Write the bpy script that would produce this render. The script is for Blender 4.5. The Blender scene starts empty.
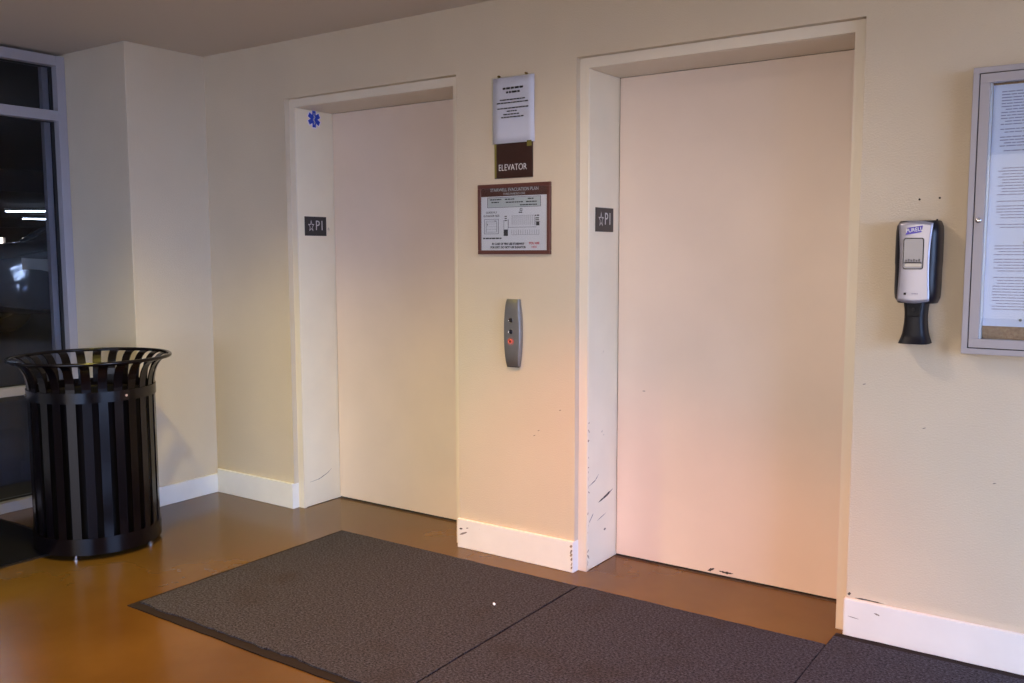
import bpy, bmesh, math, random
from mathutils import Vector, Matrix
random.seed(7)
PI = math.pi
S = bpy.context.scene
C = S.collection

# ------------------------------------------------------------------ measures (metres)
CEIL = 2.467
X_WIN, X_PIER, Y_PIER = -2.87, -2.277, -0.485
D1, D2 = (-1.629, -0.497), (0.130, 1.270)       # wall openings of the two lifts
OPEN_H, FW, REC, DEEP = 2.176, 0.042, 0.030, 0.295
BB_H, BB_T = 0.137, 0.016

# ------------------------------------------------------------------ helpers
def lin(c):
    return tuple(((v / 255) / 12.92 if v / 255 <= .04045 else ((v / 255 + .055) / 1.055) ** 2.4) for v in c) + (1,)

def material(name, rgb, rough=.5, metal=0, var=0.0, var_scale=4, bump=0, bump_scale=60, coat=0, spec=.5,
             rgb2=None, dirt=None, emit=None, estr=0, rough_var=0, detail=4):
    m = bpy.data.materials.new(name); m.use_nodes = True
    nt = m.node_tree; N = nt.nodes; L = nt.links
    b = N['Principled BSDF']
    b.inputs['Base Color'].default_value = lin(rgb)
    b.inputs['Roughness'].default_value = rough
    b.inputs['Metallic'].default_value = metal
    b.inputs['Coat Weight'].default_value = coat
    b.inputs['Coat Roughness'].default_value = .12
    b.inputs['Specular IOR Level'].default_value = spec
    tc = N.new('ShaderNodeTexCoord'); out = tc.outputs['Object']
    col = None
    if var or rgb2:
        n = N.new('ShaderNodeTexNoise'); n.inputs['Scale'].default_value = var_scale; n.inputs['Detail'].default_value = detail
        L.new(out, n.inputs['Vector'])
        r = N.new('ShaderNodeValToRGB'); r.color_ramp.elements[0].position = .3; r.color_ramp.elements[1].position = .7
        a = lin(rgb); c2 = lin(rgb2) if rgb2 else tuple(min(1, v * (1 + var)) for v in a[:3]) + (1,)
        if not rgb2: a = tuple(v * (1 - var) for v in a[:3]) + (1,)
        r.color_ramp.elements[0].color = a; r.color_ramp.elements[1].color = c2
        L.new(n.outputs['Fac'], r.inputs['Fac']); col = r.outputs['Color']
        if rough_var:
            mr = N.new('ShaderNodeMapRange'); mr.inputs['To Min'].default_value = max(0, rough - rough_var); mr.inputs['To Max'].default_value = rough + rough_var
            L.new(n.outputs['Fac'], mr.inputs['Value']); L.new(mr.outputs['Result'], b.inputs['Roughness'])
    if dirt:   # (rgb, scale, threshold): sparse grime specks with a shape of their own
        n = N.new('ShaderNodeTexNoise'); n.inputs['Scale'].default_value = dirt[1]; n.inputs['Detail'].default_value = 6
        n.inputs['Roughness'].default_value = .65; L.new(out, n.inputs['Vector'])
        r = N.new('ShaderNodeValToRGB'); r.color_ramp.elements[0].position = dirt[2]; r.color_ramp.elements[1].position = dirt[2] + .06
        r.color_ramp.elements[0].color = (0, 0, 0, 1); r.color_ramp.elements[1].color = (1, 1, 1, 1)
        L.new(n.outputs['Fac'], r.inputs['Fac'])
        mx = N.new('ShaderNodeMix'); mx.data_type = 'RGBA'
        L.new(r.outputs['Color'], mx.inputs['Factor'])
        if col: L.new(col, mx.inputs['A'])
        else: mx.inputs['A'].default_value = lin(rgb)
        mx.inputs['B'].default_value = lin(dirt[0]); col = mx.outputs['Result']
    if col: L.new(col, b.inputs['Base Color'])
    if bump:
        n = N.new('ShaderNodeTexNoise'); n.inputs['Scale'].default_value = bump_scale; n.inputs['Detail'].default_value = 3
        L.new(out, n.inputs['Vector'])
        bp = N.new('ShaderNodeBump'); bp.inputs['Strength'].default_value = bump; bp.inputs['Distance'].default_value = .004
        L.new(n.outputs['Fac'], bp.inputs['Height']); L.new(bp.outputs['Normal'], b.inputs['Normal'])
    if emit:
        b.inputs['Emission Color'].default_value = lin(emit); b.inputs['Emission Strength'].default_value = estr
    return m

def pane_material(name, tint=(.92, .95, .96), refl=1.0, rough=.0):
    m = bpy.data.materials.new(name); m.use_nodes = True
    nt = m.node_tree; N = nt.nodes; L = nt.links
    N.remove(N['Principled BSDF'])
    t = N.new('ShaderNodeBsdfTransparent'); t.inputs['Color'].default_value = tint + (1,)
    g = N.new('ShaderNodeBsdfGlossy'); g.inputs['Roughness'].default_value = rough
    f = N.new('ShaderNodeFresnel'); f.inputs['IOR'].default_value = 1.5
    mu = N.new('ShaderNodeMath'); mu.operation = 'MULTIPLY'; mu.inputs[1].default_value = refl
    L.new(f.outputs[0], mu.inputs[0])
    x = N.new('ShaderNodeMixShader'); L.new(mu.outputs[0], x.inputs['Fac'])
    L.new(t.outputs[0], x.inputs[1]); L.new(g.outputs[0], x.inputs[2])
    L.new(x.outputs[0], N['Material Output'].inputs['Surface'])
    return m

class MB:
    def __init__(self): self.bm = bmesh.new()
    def box(self, x0, x1, y0, y1, z0, z1, bev=0, seg=2, mat=None):
        vs = [Vector((x, y, z)) for x in (x0, x1) for y in (y0, y1) for z in (z0, z1)]
        if mat: vs = [mat @ v for v in vs]
        v = [self.bm.verts.new(p) for p in vs]
        fs = [self.bm.faces.new([v[i] for i in q]) for q in ((0,1,3,2),(4,6,7,5),(0,4,5,1),(2,3,7,6),(0,2,6,4),(1,5,7,3))]
        if bev:
            es = list({e for f in fs for e in f.edges})
            bmesh.ops.bevel(self.bm, geom=es, offset=bev, segments=seg, profile=.5, affect='EDGES')
        return self
    def prism(self, pts, d0, d1, axis='y', bev=0, seg=2, mat=None):
        # pts: 2D outline; axis 'y' -> (x,z); 'x' -> (y,z); 'z' -> (x,y)
        def mk(p, d):
            v = {'y': (p[0], d, p[1]), 'x': (d, p[0], p[1]), 'z': (p[0], p[1], d)}[axis]
            v = Vector(v); return mat @ v if mat else v
        a = [self.bm.verts.new(mk(p, d0)) for p in pts]; b = [self.bm.verts.new(mk(p, d1)) for p in pts]
        n = len(pts); fs = [self.bm.faces.new(a), self.bm.faces.new(b[::-1])]
        for i in range(n): self.bm.faces.new((a[i], b[i], b[(i+1) % n], a[(i+1) % n]))
        if bev:
            es = list({e for f in fs for e in f.edges})
            bmesh.ops.bevel(self.bm, geom=es, offset=bev, segments=seg, profile=.5, affect='EDGES')
        return self
    def grid(self, rows, closed=False, caps=False):
        vr = [[self.bm.verts.new(p) for p in r] for r in rows]
        for a, b in zip(vr[:-1], vr[1:]):
            n = len(a); m = n if closed else n - 1
            for i in range(m):
                j = (i + 1) % n
                try: self.bm.faces.new((a[i], a[j], b[j], b[i]))
                except ValueError: pass
        if caps:
            for r in (vr[0], vr[-1]):
                try: self.bm.faces.new(r)
                except ValueError: pass
        return self
    def tube(self, pts, r, n=10, closed=False):
        pts = [Vector(p) for p in pts]; rows = []; m = len(pts)
        for i, p in enumerate(pts):
            if closed: t = pts[(i+1) % m] - pts[i-1]
            else: t = pts[min(i+1, m-1)] - pts[max(i-1, 0)]
            t.normalize(); up = Vector((0, 0, 1)) if abs(t.z) < .9 else Vector((1, 0, 0))
            a = t.cross(up).normalized(); b = a.cross(t)
            rr = r[i] if isinstance(r, (list, tuple)) else r
            rows.append([p + rr * (math.cos(k/n*2*PI) * a + math.sin(k/n*2*PI) * b) for k in range(n)])
        if closed: rows.append(rows[0])
        self.grid(rows, closed=True, caps=not closed)
        if closed: bmesh.ops.remove_doubles(self.bm, verts=self.bm.verts, dist=1e-6)
        return self
    def lathe(self, prof, c=(0, 0, 0), n=48, axis='z', caps=False):
        rows = []
        for (r, h) in prof:
            row = []
            for k in range(n):
                a = k / n * 2 * PI; u, w = r * math.cos(a), r * math.sin(a)
                row.append(Vector(c) + Vector({'z': (u, w, h), 'y': (u, h, w), 'x': (h, u, w)}[axis]))
            rows.append(row)
        return self.grid(rows, closed=True, caps=caps)
    def build(self, name, m, parent=None, smooth=False, loc=None, rot=None):
        bm = self.bm
        bmesh.ops.recalc_face_normals(bm, faces=bm.faces)
        me = bpy.data.meshes.new(name); bm.to_mesh(me); bm.free()
        if smooth:
            for p in me.polygons: p.use_smooth = True
            try: me.set_sharp_from_angle(angle=math.radians(40))
            except Exception: pass
        o = bpy.data.objects.new(name, me); C.objects.link(o)
        if m: me.materials.append(m)
        if parent: o.parent = parent
        if loc: o.location = loc
        if rot: o.rotation_euler = rot
        return o

def tag(o, label=None, cat=None, group=None, kind=None):
    if label: o['label'] = label
    if cat: o['category'] = cat
    if group: o['group'] = group
    if kind: o['kind'] = kind
    return o
def struct(o, label=None):
    o['kind'] = 'structure'
    if label: o['label'] = label
    return o
def empty(name, loc, rz=0):
    o = bpy.data.objects.new(name, None); C.objects.link(o); o.location = loc; o.rotation_euler = (0, 0, rz)
    o.empty_display_size = .1
    return o

def text_mb(mb, s, size, mat, align='CENTER', width=1.0, thick=.0006, offset=0):
    """append lettering (local x right, y up, z out) through matrix mat"""
    cu = bpy.data.curves.new('t', 'FONT'); cu.body = s; cu.size = size; cu.align_x = align; cu.align_y = 'CENTER'
    cu.extrude = thick / 2; cu.resolution_u = 3; cu.offset = offset
    ob = bpy.data.objects.new('t', cu); C.objects.link(ob)
    bpy.context.view_layer.update()
    me = ob.to_mesh()
    bm = bmesh.new(); bm.from_mesh(me)
    M = mat @ Matrix.Diagonal((width, 1, 1, 1)); bm.transform(M)
    tmp = bpy.data.meshes.new('t'); bm.to_mesh(tmp); bm.free(); mb.bm.from_mesh(tmp)
    ob.to_mesh_clear(); bpy.data.objects.remove(ob); bpy.data.curves.remove(cu); bpy.data.meshes.remove(tmp)
    return mb
def on_back(x, z, y):      # local x->+X, y->+Z, z->-Y  (a sign on the lift wall)
    return Matrix(((1,0,0,x),(0,0,-1,y),(0,1,0,z),(0,0,0,1)))
def on_reveal(x, y, z):    # sign on a jamb that faces +X: local x->+Y, y->+Z, z->+X
    return Matrix(((0,0,1,x),(1,0,0,y),(0,1,0,z),(0,0,0,1)))
def word_lines(mb, x0, x1, z, h, y, rnd, lo=.006, hi=.02, gap=.003):
    x = x0
    while x < x1 - lo:
        w = min(rnd.uniform(lo, hi), x1 - x)
        mb.box(x, x + w, y - .0003, y, z - h/2, z + h/2); x += w + gap
    return mb

# ------------------------------------------------------------------ materials
M_wall = material('khaki_wall_paint', (207, 193, 170), .62, var=.035, var_scale=2.2, bump=.35, bump_scale=170)
M_ceil = material('ceiling_paint', (208, 198, 186), .8, bump=.15, bump_scale=120)
M_frame = material('cream_frame_paint', (222, 212, 194), .38, var=.03, var_scale=3, bump=.05, bump_scale=60)
M_jamb = material('white_jamb_paint', (236, 226, 202), .36, var=.03, var_scale=5, dirt=((120, 110, 95), 11, .70))
M_door = material('cream_lift_door_paint', (222, 205, 190), .36, var=.04, var_scale=2.4, bump=.04, bump_scale=25, dirt=((170, 140, 110), 26, .76))
M_base = material('white_baseboard_paint', (232, 230, 226), .4, var=.03, var_scale=8, dirt=((120, 105, 95), 34, .715), bump=.08, bump_scale=70)
M_scuff = material('black_scuff', (60, 55, 52), .7)
M_scuff2 = material('grey_scuff', (128, 118, 110), .7)
M_chip = material('chipped_paint', (150, 132, 112), .7)
M_gap = material('dark_gap', (18, 15, 13), .8)
M_sill = material('steel_threshold', (140, 125, 110), .35, metal=.8)
M_floor = material('polished_brown_concrete', (84, 58, 22), .20, rgb2=(104, 76, 32), var_scale=1.6, coat=.0, spec=.28, rough_var=.05, detail=6)
M_alu = material('grey_aluminium_frame', (160, 156, 162), .45, metal=.1, var=.02)
M_gasket = material('black_gasket', (16, 15, 16), .6)
M_black = material('gloss_black_steel', (9, 6, 10), .2, spec=.3, coat=0, bump=.03, bump_scale=40)
M_liner = material('black_plastic_liner', (8, 6, 9), .5, spec=.2, bump=.3, bump_scale=120)
M_chrome = material('polished_metal', (215, 215, 220), .16, metal=1)
M_brass = material('tarnished_brass', (130, 105, 55), .4, metal=.8)
M_silver = material('satin_silver_plastic', (158, 156, 168), .3, metal=.35)
M_satin = material('brushed_steel', (140, 138, 138), .34, metal=.75, var=.05, var_scale=30)
M_blackp = material('black_plastic', (18, 18, 28), .34, spec=.35, coat=0)
M_guard = material('matt_black_plastic', (14, 15, 24), .48, spec=.3)
M_paper = material('white_paper', (234, 226, 240), .6, var=.01)
M_plan = material('plan_sheet', (232, 226, 232), .35)
M_brown = material('dark_brown_sign', (52, 27, 18), .32, var=.05, var_scale=20)
M_maroon = material('maroon_sign_band', (92, 54, 46), .35)
M_tape = material('olive_tape', (120, 110, 40), .5)
M_white = material('white_lettering', (240, 240, 240), .45)
M_greyl = material('pale_grey_lettering', (196, 196, 198), .45)
M_print = material('black_print', (50, 46, 54), .6)
M_print2 = material('grey_print', (134, 130, 146), .6)
M_print3 = material('faint_page_print', (150, 148, 185), .6)
M_page = material('blue_white_page', (222, 226, 250), .5)
M_legend = material('grey_legend_box', (196, 198, 200), .5)
M_red = material('red_print', (215, 60, 75), .5)
M_charcoal = material('charcoal_plate', (42, 40, 44), .38)
M_blue = material('blue_sticker', (14, 62, 190), .35)
M_purple = material('purple_logo', (62, 44, 170), .35)
M_cork = material('tan_cork', (176, 140, 104), .85, rgb2=(150, 112, 80), var_scale=90)
M_glass = pane_material('clear_pane', refl=.35)
M_wglass = pane_material('storefront_glass', tint=(.80, .82, .86), refl=.45)
M_bag = material('frosted_window', (88, 88, 108), .15, coat=.5)
M_redlight = material('red_button_ring', (205, 92, 72), .4, emit=(255, 70, 40), estr=.12)
M_rubber = material('dark_rubber_edge', (36, 30, 30), .8, spec=.15, bump=.3, bump_scale=90)

def carpet_material(name, a, b, stain=None):
    m = bpy.data.materials.new(name); m.use_nodes = True
    nt = m.node_tree; N = nt.nodes; L = nt.links; bs = N['Principled BSDF']
    bs.inputs['Roughness'].default_value = .95; bs.inputs['Specular IOR Level'].default_value = .1
    bs.inputs['Sheen Weight'].default_value = 0
    tc = N.new('ShaderNodeTexCoord')
    mp = N.new('ShaderNodeMapping'); mp.inputs['Scale'].default_value = (1, 1.35, 1); L.new(tc.outputs['Object'], mp.inputs['Vector'])
    n = N.new('ShaderNodeTexNoise'); n.inputs['Scale'].default_value = 105; n.inputs['Detail'].default_value = 4; n.inputs['Roughness'].default_value = .8
    L.new(mp.outputs['Vector'], n.inputs['Vector'])
    r = N.new('ShaderNodeValToRGB'); r.color_ramp.elements[0].position = .38; r.color_ramp.elements[1].position = .66
    r.color_ramp.elements[0].color = lin(a); r.color_ramp.elements[1].color = lin(b)
    L.new(n.outputs['Fac'], r.inputs['Fac'])
    col = r.outputs['Color']
    n2 = N.new('ShaderNodeTexNoise'); n2.inputs['Scale'].default_value = 3.2; n2.inputs['Detail'].default_value = 5; L.new(tc.outputs['Object'], n2.inputs['Vector'])
    r2 = N.new('ShaderNodeValToRGB'); r2.color_ramp.elements[0].position = .56; r2.color_ramp.elements[1].position = .72
    r2.color_ramp.elements[0].color = (0, 0, 0, 1); r2.color_ramp.elements[1].color = (.35, .35, .35, 1)
    L.new(n2.outputs['Fac'], r2.inputs['Fac'])
    mx = N.new('ShaderNodeMix'); mx.data_type = 'RGBA'; L.new(r2.outputs['Color'], mx.inputs['Factor']); L.new(col, mx.inputs['A'])
    mx.inputs['B'].default_value = lin(stain or (50, 42, 34)); L.new(mx.outputs['Result'], bs.inputs['Base Color'])
    bp = N.new('ShaderNodeBump'); bp.inputs['Strength'].default_value = .9; bp.inputs['Distance'].default_value = .006
    L.new(n.outputs['Fac'], bp.inputs['Height']); L.new(bp.outputs['Normal'], bs.inputs['Normal'])
    return m
M_carpet = carpet_material('grey_carpet_pile', (26, 27, 31), (88, 88, 99))
M_carpet2 = carpet_material('dark_carpet_pile', (6, 5, 8), (22, 19, 25), (10, 8, 10))

# ------------------------------------------------------------------ the room shell
XR, YF = 4.3, -6.0
struct(MB().box(X_WIN - .1, XR + .2, YF - .2, DEEP + .2, -.12, 0).build('floor', M_floor), 'glossy brown polished concrete floor')
struct(MB().box(X_WIN - .1, XR + .2, YF - .2, .5, CEIL, CEIL + .15).build('ceiling', M_ceil), 'plain grey painted ceiling')
wb = MB()
T = .45
def wall_piece(x0, x1, z0, z1): wb.box(x0, x1, 0, T, z0, z1)
wall_piece(X_PIER, D1[0], 0, CEIL); wall_piece(D1[0], D1[1], OPEN_H, CEIL)
wall_piece(D1[1], D2[0], 0, CEIL); wall_piece(D2[0], D2[1], OPEN_H, CEIL)
wall_piece(D2[1], XR + .2, 0, CEIL)
wall_back = struct(wb.build('wall_back', M_wall), 'khaki textured wall holding the two lift openings')
struct(MB().box(X_WIN - .08, X_PIER, Y_PIER, T, 0, CEIL, bev=.004).build('wall_left', M_wall), 'khaki wall pier between window and lift wall')
struct(MB().box(X_WIN - .1, X_WIN, YF, -2.15, 0, CEIL).build('wall_left_front', M_wall))
wf = MB()   # front wall behind the camera; unseen opening added to let in fill daylight
wf.box(X_WIN - .1, -.8, YF - .2, YF, 0, CEIL); wf.box(-.8, 3.4, YF - .2, YF, 2.25, CEIL); wf.box(3.4, XR + .2, YF - .2, YF, 0, CEIL)
struct(wf.build('wall_front', M_wall))
# right wall with a wide open entrance to daylight
OY0, OY1, OZ = -3.0, -.35, 2.12
wr = MB()
wr.box(XR, XR + .2, OY1, 0, 0, CEIL); wr.box(XR, XR + .2, OY0, OY1, OZ, CEIL); wr.box(XR, XR + .2, YF, OY0, 0, CEIL)
struct(wr.build('wall_right', M_wall))
M_pave = material('pale_pavement', (150, 148, 145), .85, bump=.2, bump_scale=30)
struct(MB().box(XR + .2, XR + 22, -16, 12, -.14, -.02).build('floor_outside', M_pave))
struct(MB().box(X_WIN - .1, XR + .2, -18, YF - .2, -.14, -.02).build('floor_porch', M_pave))

# baseboards
def baseboard(name, x0, x1, ends=(), lab=None):
    b = MB()
    b.box(x0, x1, -BB_T, 0, 0, BB_H, bev=.002, seg=1)
    for e in ends:
        if e == 'R': b.box(x1 - BB_T + .001, x1 + .0015, -BB_T + .001, REC, 0, BB_H - .001)
        if e == 'L': b.box(x0 - .0015, x0 + BB_T - .001, -BB_T + .001, REC - .012, 0, BB_H - .001)
    return struct(b.build(name, M_base), lab)
bb_l = baseboard('baseboard_back', X_PIER + BB_T, D1[0] + .0, ('R',), 'white baseboard left of the left lift')
bb_m = baseboard('baseboard_middle', D1[1], D2[0], ('R', 'L'), 'scuffed white baseboard between the two lifts')
bb_r = baseboard('baseboard_right', D2[1] - .003, XR, ('L',), 'white baseboard right of the right lift')
b = MB().box(X_PIER, X_PIER + BB_T, Y_PIER - BB_T, 0, 0, .108, bev=.002, seg=1)
b.box(X_WIN + .02, X_PIER + BB_T, Y_PIER - BB_T, Y_PIER, 0, .108)
struct(b.build('baseboard_left', M_base), 'white baseboard round the wall pier')

# scuffs: thin ragged marks on painted surfaces
def scuff(parent, kind, pts, w, m=None, name='scuff_mark', seed=0):
    """ragged ribbon along pts [(a,z)], kind = ('x',xplane) or ('y',yplane)"""
    r = random.Random(seed); ax, pl = kind; up, lo = [], []
    P = []
    for (a0, z0), (a1, z1) in zip(pts[:-1], pts[1:]):
        for k in range(5): P.append((a0 + (a1-a0)*k/5, z0 + (z1-z0)*k/5))
    P.append(pts[-1]); n = len(P)
    for i, (a, z) in enumerate(P):
        t = math.sin(PI * (i + .3) / (n - .4)) * w * r.uniform(.4, 1.0)
        up.append((a, z + t/2)); lo.append((a, z - t/2))
    mb = MB()
    if ax == 'x': mb.prism(up + lo[::-1], pl, pl + .0006, 'x')
    else: mb.prism(up + lo[::-1], pl - .0006, pl, 'y')
    return mb.build(name, m or M_scuff, parent)

# ------------------------------------------------------------------ lifts
def lift(idx, x0, x1, lab):
    root = struct(empty('door_%d' % idx, ((x0 + x1) / 2, DEEP, 0)), lab)
    def loc(mb_obj): mb_obj.location = (-(x0 + x1) / 2, -DEEP, 0); return mb_obj
    # steel frame: face set back from the plaster edge, then the deep reveal
    f = MB(); e = .001
    f.box(x0 + e, x0 + FW, REC, REC + .02, 0, OPEN_H - FW); f.box(x1 - FW, x1 - e, REC, REC + .02, 0, OPEN_H - FW)
    f.box(x0 + e, x1 - e, REC, REC + .02, OPEN_H - FW, OPEN_H - e)
    f.box(x1 - FW - .001, x1 - e, REC + .02, DEEP + .03, 0, OPEN_H - FW)       # right reveal
    f.box(x0 + e, x1 - e, REC + .02, DEEP + .03, OPEN_H - FW - .001, OPEN_H - e)  # head reveal
    fr = loc(f.build('door_frame', M_frame, root))
    j = MB().box(x0 + e, x0 + FW + .002, REC + .004, DEEP + .03, 0.002, OPEN_H - FW - .0015, bev=.003)
    jo = loc(j.build('jamb', M_jamb, root)); tag(jo, 'white reveal carrying the floor sign')
    d = MB().box(x0 + FW + .005, x1 - FW - .003, DEEP, DEEP + .03, .009, OPEN_H - FW - .003, bev=.0015)
    dp = loc(d.build('door_panel', M_door, root))
    g = MB().box(x0 + FW, x1 - FW, DEEP + .006, DEEP + .05, 0, OPEN_H - FW)
    loc(g.build('shaft_gap', M_gap, root))
    s = MB().box(x0 + FW + .002, x1 - FW - .002, DEEP - .012, DEEP + .006, .0003, .002)
    loc(s.build('threshold', M_sill, root))
    return root, dp, jo
door1, dp1, j1 = lift(1, *D1, 'left lift with a plain cream sliding door')
door2, dp2, j2 = lift(2, *D2, 'right lift with a plain cream sliding door')
JX1, JX2 = D1[0] + FW + .002, D2[0] + FW + .002
# marks on reveals and door feet (children of the part they are on; same local origin)
def sc(p, *a, **k): return scuff(p, *a, **k)
sc(j2, ('x', JX2), [(.13, .285), (.20, .300), (.262, .318)], .016, seed=1)
sc(j2, ('x', JX2), [(.05, .215), (.085, .245)], .010, M_scuff2, seed=2)
sc(j2, ('x', JX2), [(.045, .375), (.10, .39), (.13, .41)], .007, M_scuff2, seed=3)
sc(j2, ('x', JX2), [(.12, .205), (.20, .222)], .006, M_scuff2, seed=4)
sc(j2, ('x', JX2), [(.18, .15), (.20, .15)], .012, M_scuff2, seed=5)
for k in range(17):
    z = .04 + .75 * random.random() ** 1.5 + random.uniform(-.01, .01)
    sc(j2, ('x', JX2), [(.0335 + .010 * random.random() ** 2, z), (.034 + random.uniform(.004, .02), z + random.uniform(-.02, .02))], random.uniform(.003, .014), M_chip, seed=20 + k)
sc(j1, ('x', JX1), [(.07, .135), (.14, .14), (.20, .16), (.235, .18)], .005, M_scuff2, seed=6)
sc(dp2, ('y', DEEP), [(.62, .018), (.65, .032)], .020, seed=7)
sc(dp2, ('y', DEEP), [(.67, .026), (.70, .024), (.735, .026)], .013, seed=8)
sc(dp2, ('y', DEEP), [(.30, .77), (.315, .77)], .006, M_scuff2, seed=9)
sc(bb_m, ('y', -BB_T), [(D1[1] + .012, .062), (D1[1] + .055, .08)], .014, M_scuff2, seed=10)
sc(bb_m, ('y', -BB_T), [(D1[1] + .01, .09), (D1[1] + .03, .092)], .010, seed=11)
sc(bb_m, ('y', -BB_T), [(D1[1] + .05, .098), (D1[1] + .065, .102)], .006, seed=12)
for k in range(6):
    sc(bb_m, ('y', -BB_T), [(D2[0] - .006 - .010 * random.random(), .02 + .018 * k + random.uniform(-.006, .006)), (D2[0] - .0005, .024 + .019 * k)], .012 + .014 * random.random(), M_chip if k % 2 else M_scuff2, seed=40 + k)
sc(wall_back, ('y', 0), [(D2[1] + .03, .141), (D2[1] + .07, .142), (D2[1] + .13, .140)], .008, seed=13)
sc(wall_back, ('y', 0), [(D2[1] + .004, .15), (D2[1] + .016, .154)], .014, seed=14)
sc(bb_r, ('y', -BB_T), [(D2[1] + .10, .105), (D2[1] + .12, .10)], .008, M_scuff2, seed=15)
sc(bb_r, ('y', -BB_T), [(D2[1] + .01, .075), (D2[1] + .05, .071)], .004, M_scuff2, seed=16)
for i, (x, z) in enumerate([(-.083, .575), (-.06, .60), (1.50, .78), (1.72, .62), (.05, .70), (1.30, .915)]):
    sc(wall_back, ('y', 0), [(x, z), (x + .012, z + .004)], .005, M_scuff2, seed=60 + i)
# two empty screw holes above the dispenser
for x, z in ((1.462, 1.553), (1.524, 1.556)):
    MB().lathe([(.0001, -.0012), (.0035, -.0012), (.0035, 0)], (x, 0, z), 12, 'y').build('screw_hole', M_gap, wall_back)

# ------------------------------------------------------------------ storefront window
win = struct(empty('window_1', (X_WIN, Y_PIER, 0)), 'tall aluminium storefront window looking into a dark car park')
def wl(o): o.location = (-X_WIN, -Y_PIER, 0); return o
yR, yL = Y_PIER + 0.0, -2.15
fx0, fx1 = X_WIN - .07, X_WIN + .035
f = MB()
f.box(fx0, fx1, yR - .050, yR - .001, 0, CEIL - .018, bev=.002); f.box(fx0, fx1, yL, yL + .062, 0, CEIL - .018, bev=.002)
f.box(fx0, fx1, yL + .062, yR - .050, 2.395, CEIL - .018, bev=.002)
f.box(fx0, fx1, yL + .062, yR - .050, 2.100, 2.155, bev=.002)
f.box(fx0, fx1, yL + .062, yR - .050, .622, .668, bev=.002)
f.box(fx0, fx1, yL + .062, yR - .050, 0, .055, bev=.002)
wl(f.build('window_frame', M_alu, win))
g = MB(); q = .006
for z0, z1 in ((.055, .622), (.668, 2.100), (2.155, 2.395)):
    for a in ((yL + .062, yL + .062 + q), (yR - .050 - .014, yR - .050)): g.box(X_WIN - .03, X_WIN - .012, a[0], a[1], z0, z1)
    g.box(X_WIN - .03, X_WIN - .012, yL + .062, yR - .062, z1 - q, z1); g.box(X_WIN - .03, X_WIN - .012, yL + .062, yR - .062, z0, z0 + q)
wl(g.build('gasket', M_gasket, win))
for z0, z1 in ((.055, .622), (.668, 2.100), (2.155, 2.395)):
    wl(MB().box(X_WIN - .060, X_WIN - .026, yR - .100, yR - .065, z0 + .002, z1 - .002, bev=.002).build('glazing_bead', M_alu, win))
    wl(MB().box(X_WIN - .024, X_WIN - .018, yL + .064, yR - .064, z0 + .001, z1 - .001).build('pane', M_wglass, win))

# ------------------------------------------------------------------ things on the lift wall
def plate_rounded(w, h, r, n=5):
    P = []
    for cx, cy, a0 in ((w/2-r, h/2-r, 0), (-w/2+r, h/2-r, 90), (-w/2+r, -h/2+r, 180), (w/2-r, -h/2+r, 270)):
        for k in range(n + 1):
            a = math.radians(a0 + 90 * k / n); P.append((cx + r*math.cos(a), cy + r*math.sin(a)))
    return P

# notice sheet
px, pz = -.179, 1.992
t = tag(empty('notice_sheet', (px, 0, pz)), 'white printed notice in a clear sleeve pinned above the brown ELEVATOR sign', 'notice')
rows = []
for j in range(9):
    z = -.14 + .28 * j / 8
    rows.append([(-.108 + .216 * i / 6, -.0085 - .0015 * math.sin(i * .9 + j * .5), z) for i in range(7)])
mb = MB().grid(rows); rows2 = [[(x, y + .0015, z) for x, y, z in r] for r in rows]
o = mb.build('sheet', M_paper, t, smooth=True)
md = o.modifiers.new('thick', 'SOLIDIFY'); md.thickness = .0006
mb = MB()
rn = random.Random(3)
for (z, w, h) in ((.092, .066, .0085), (.075, .044, .0085)):
    word_lines(mb, -w/2*1.6, w/2*1.6, z, h, -.0125, rn, .010, .028, .004)
word_lines(mb, -.068, .062, .044, .0050, -.0125, rn); word_lines(mb, -.085, .078, .031, .0050, -.0125, rn)
word_lines(mb, -.082, .080, .008, .0050, -.0125, rn); word_lines(mb, -.032, .022, -.005, .0050, -.0125, rn)
word_lines(mb, -.050, .036, -.018, .0050, -.0125, rn); word_lines(mb, -.062, .055, -.030, .0050, -.0125, rn)
mb.build('printed_text', M_print, t)
sl = MB().box(-.111, .111, -.0145, -.0138, -.143, .143).build('clear_sleeve', M_glass, t)
for x in (-.076, .066):
    MB().lathe([(.0001, -.016), (.004, -.015), (.005, -.011), (.0045, -.002), (.0018, 0)], (x, 0, .147), 14, 'y').build('pin', M_brass, t, smooth=True)

# ELEVATOR sign
t = tag(empty('elevator_sign', (-.182, 0, 1.782)), 'dark brown square plaque reading ELEVATOR in thin white letters', 'sign')
MB().box(-.1, .1, -.007, 0, -.08, .095, bev=.001).build('plaque', M_brown, t)
text_mb(MB(), 'ELEVATOR', .039, on_back(-.078, -.035, -.0075), 'LEFT', .80, offset=-.0006).build('lettering', M_white, t)
MB().box(-.098, -.089, -.0076, -.0068, -.078, .075).build('tape_residue', M_tape, t)
MB().box(.072, .096, -.0078, -.0068, .052, .076).build('tape_residue', M_tape, t)

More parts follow.
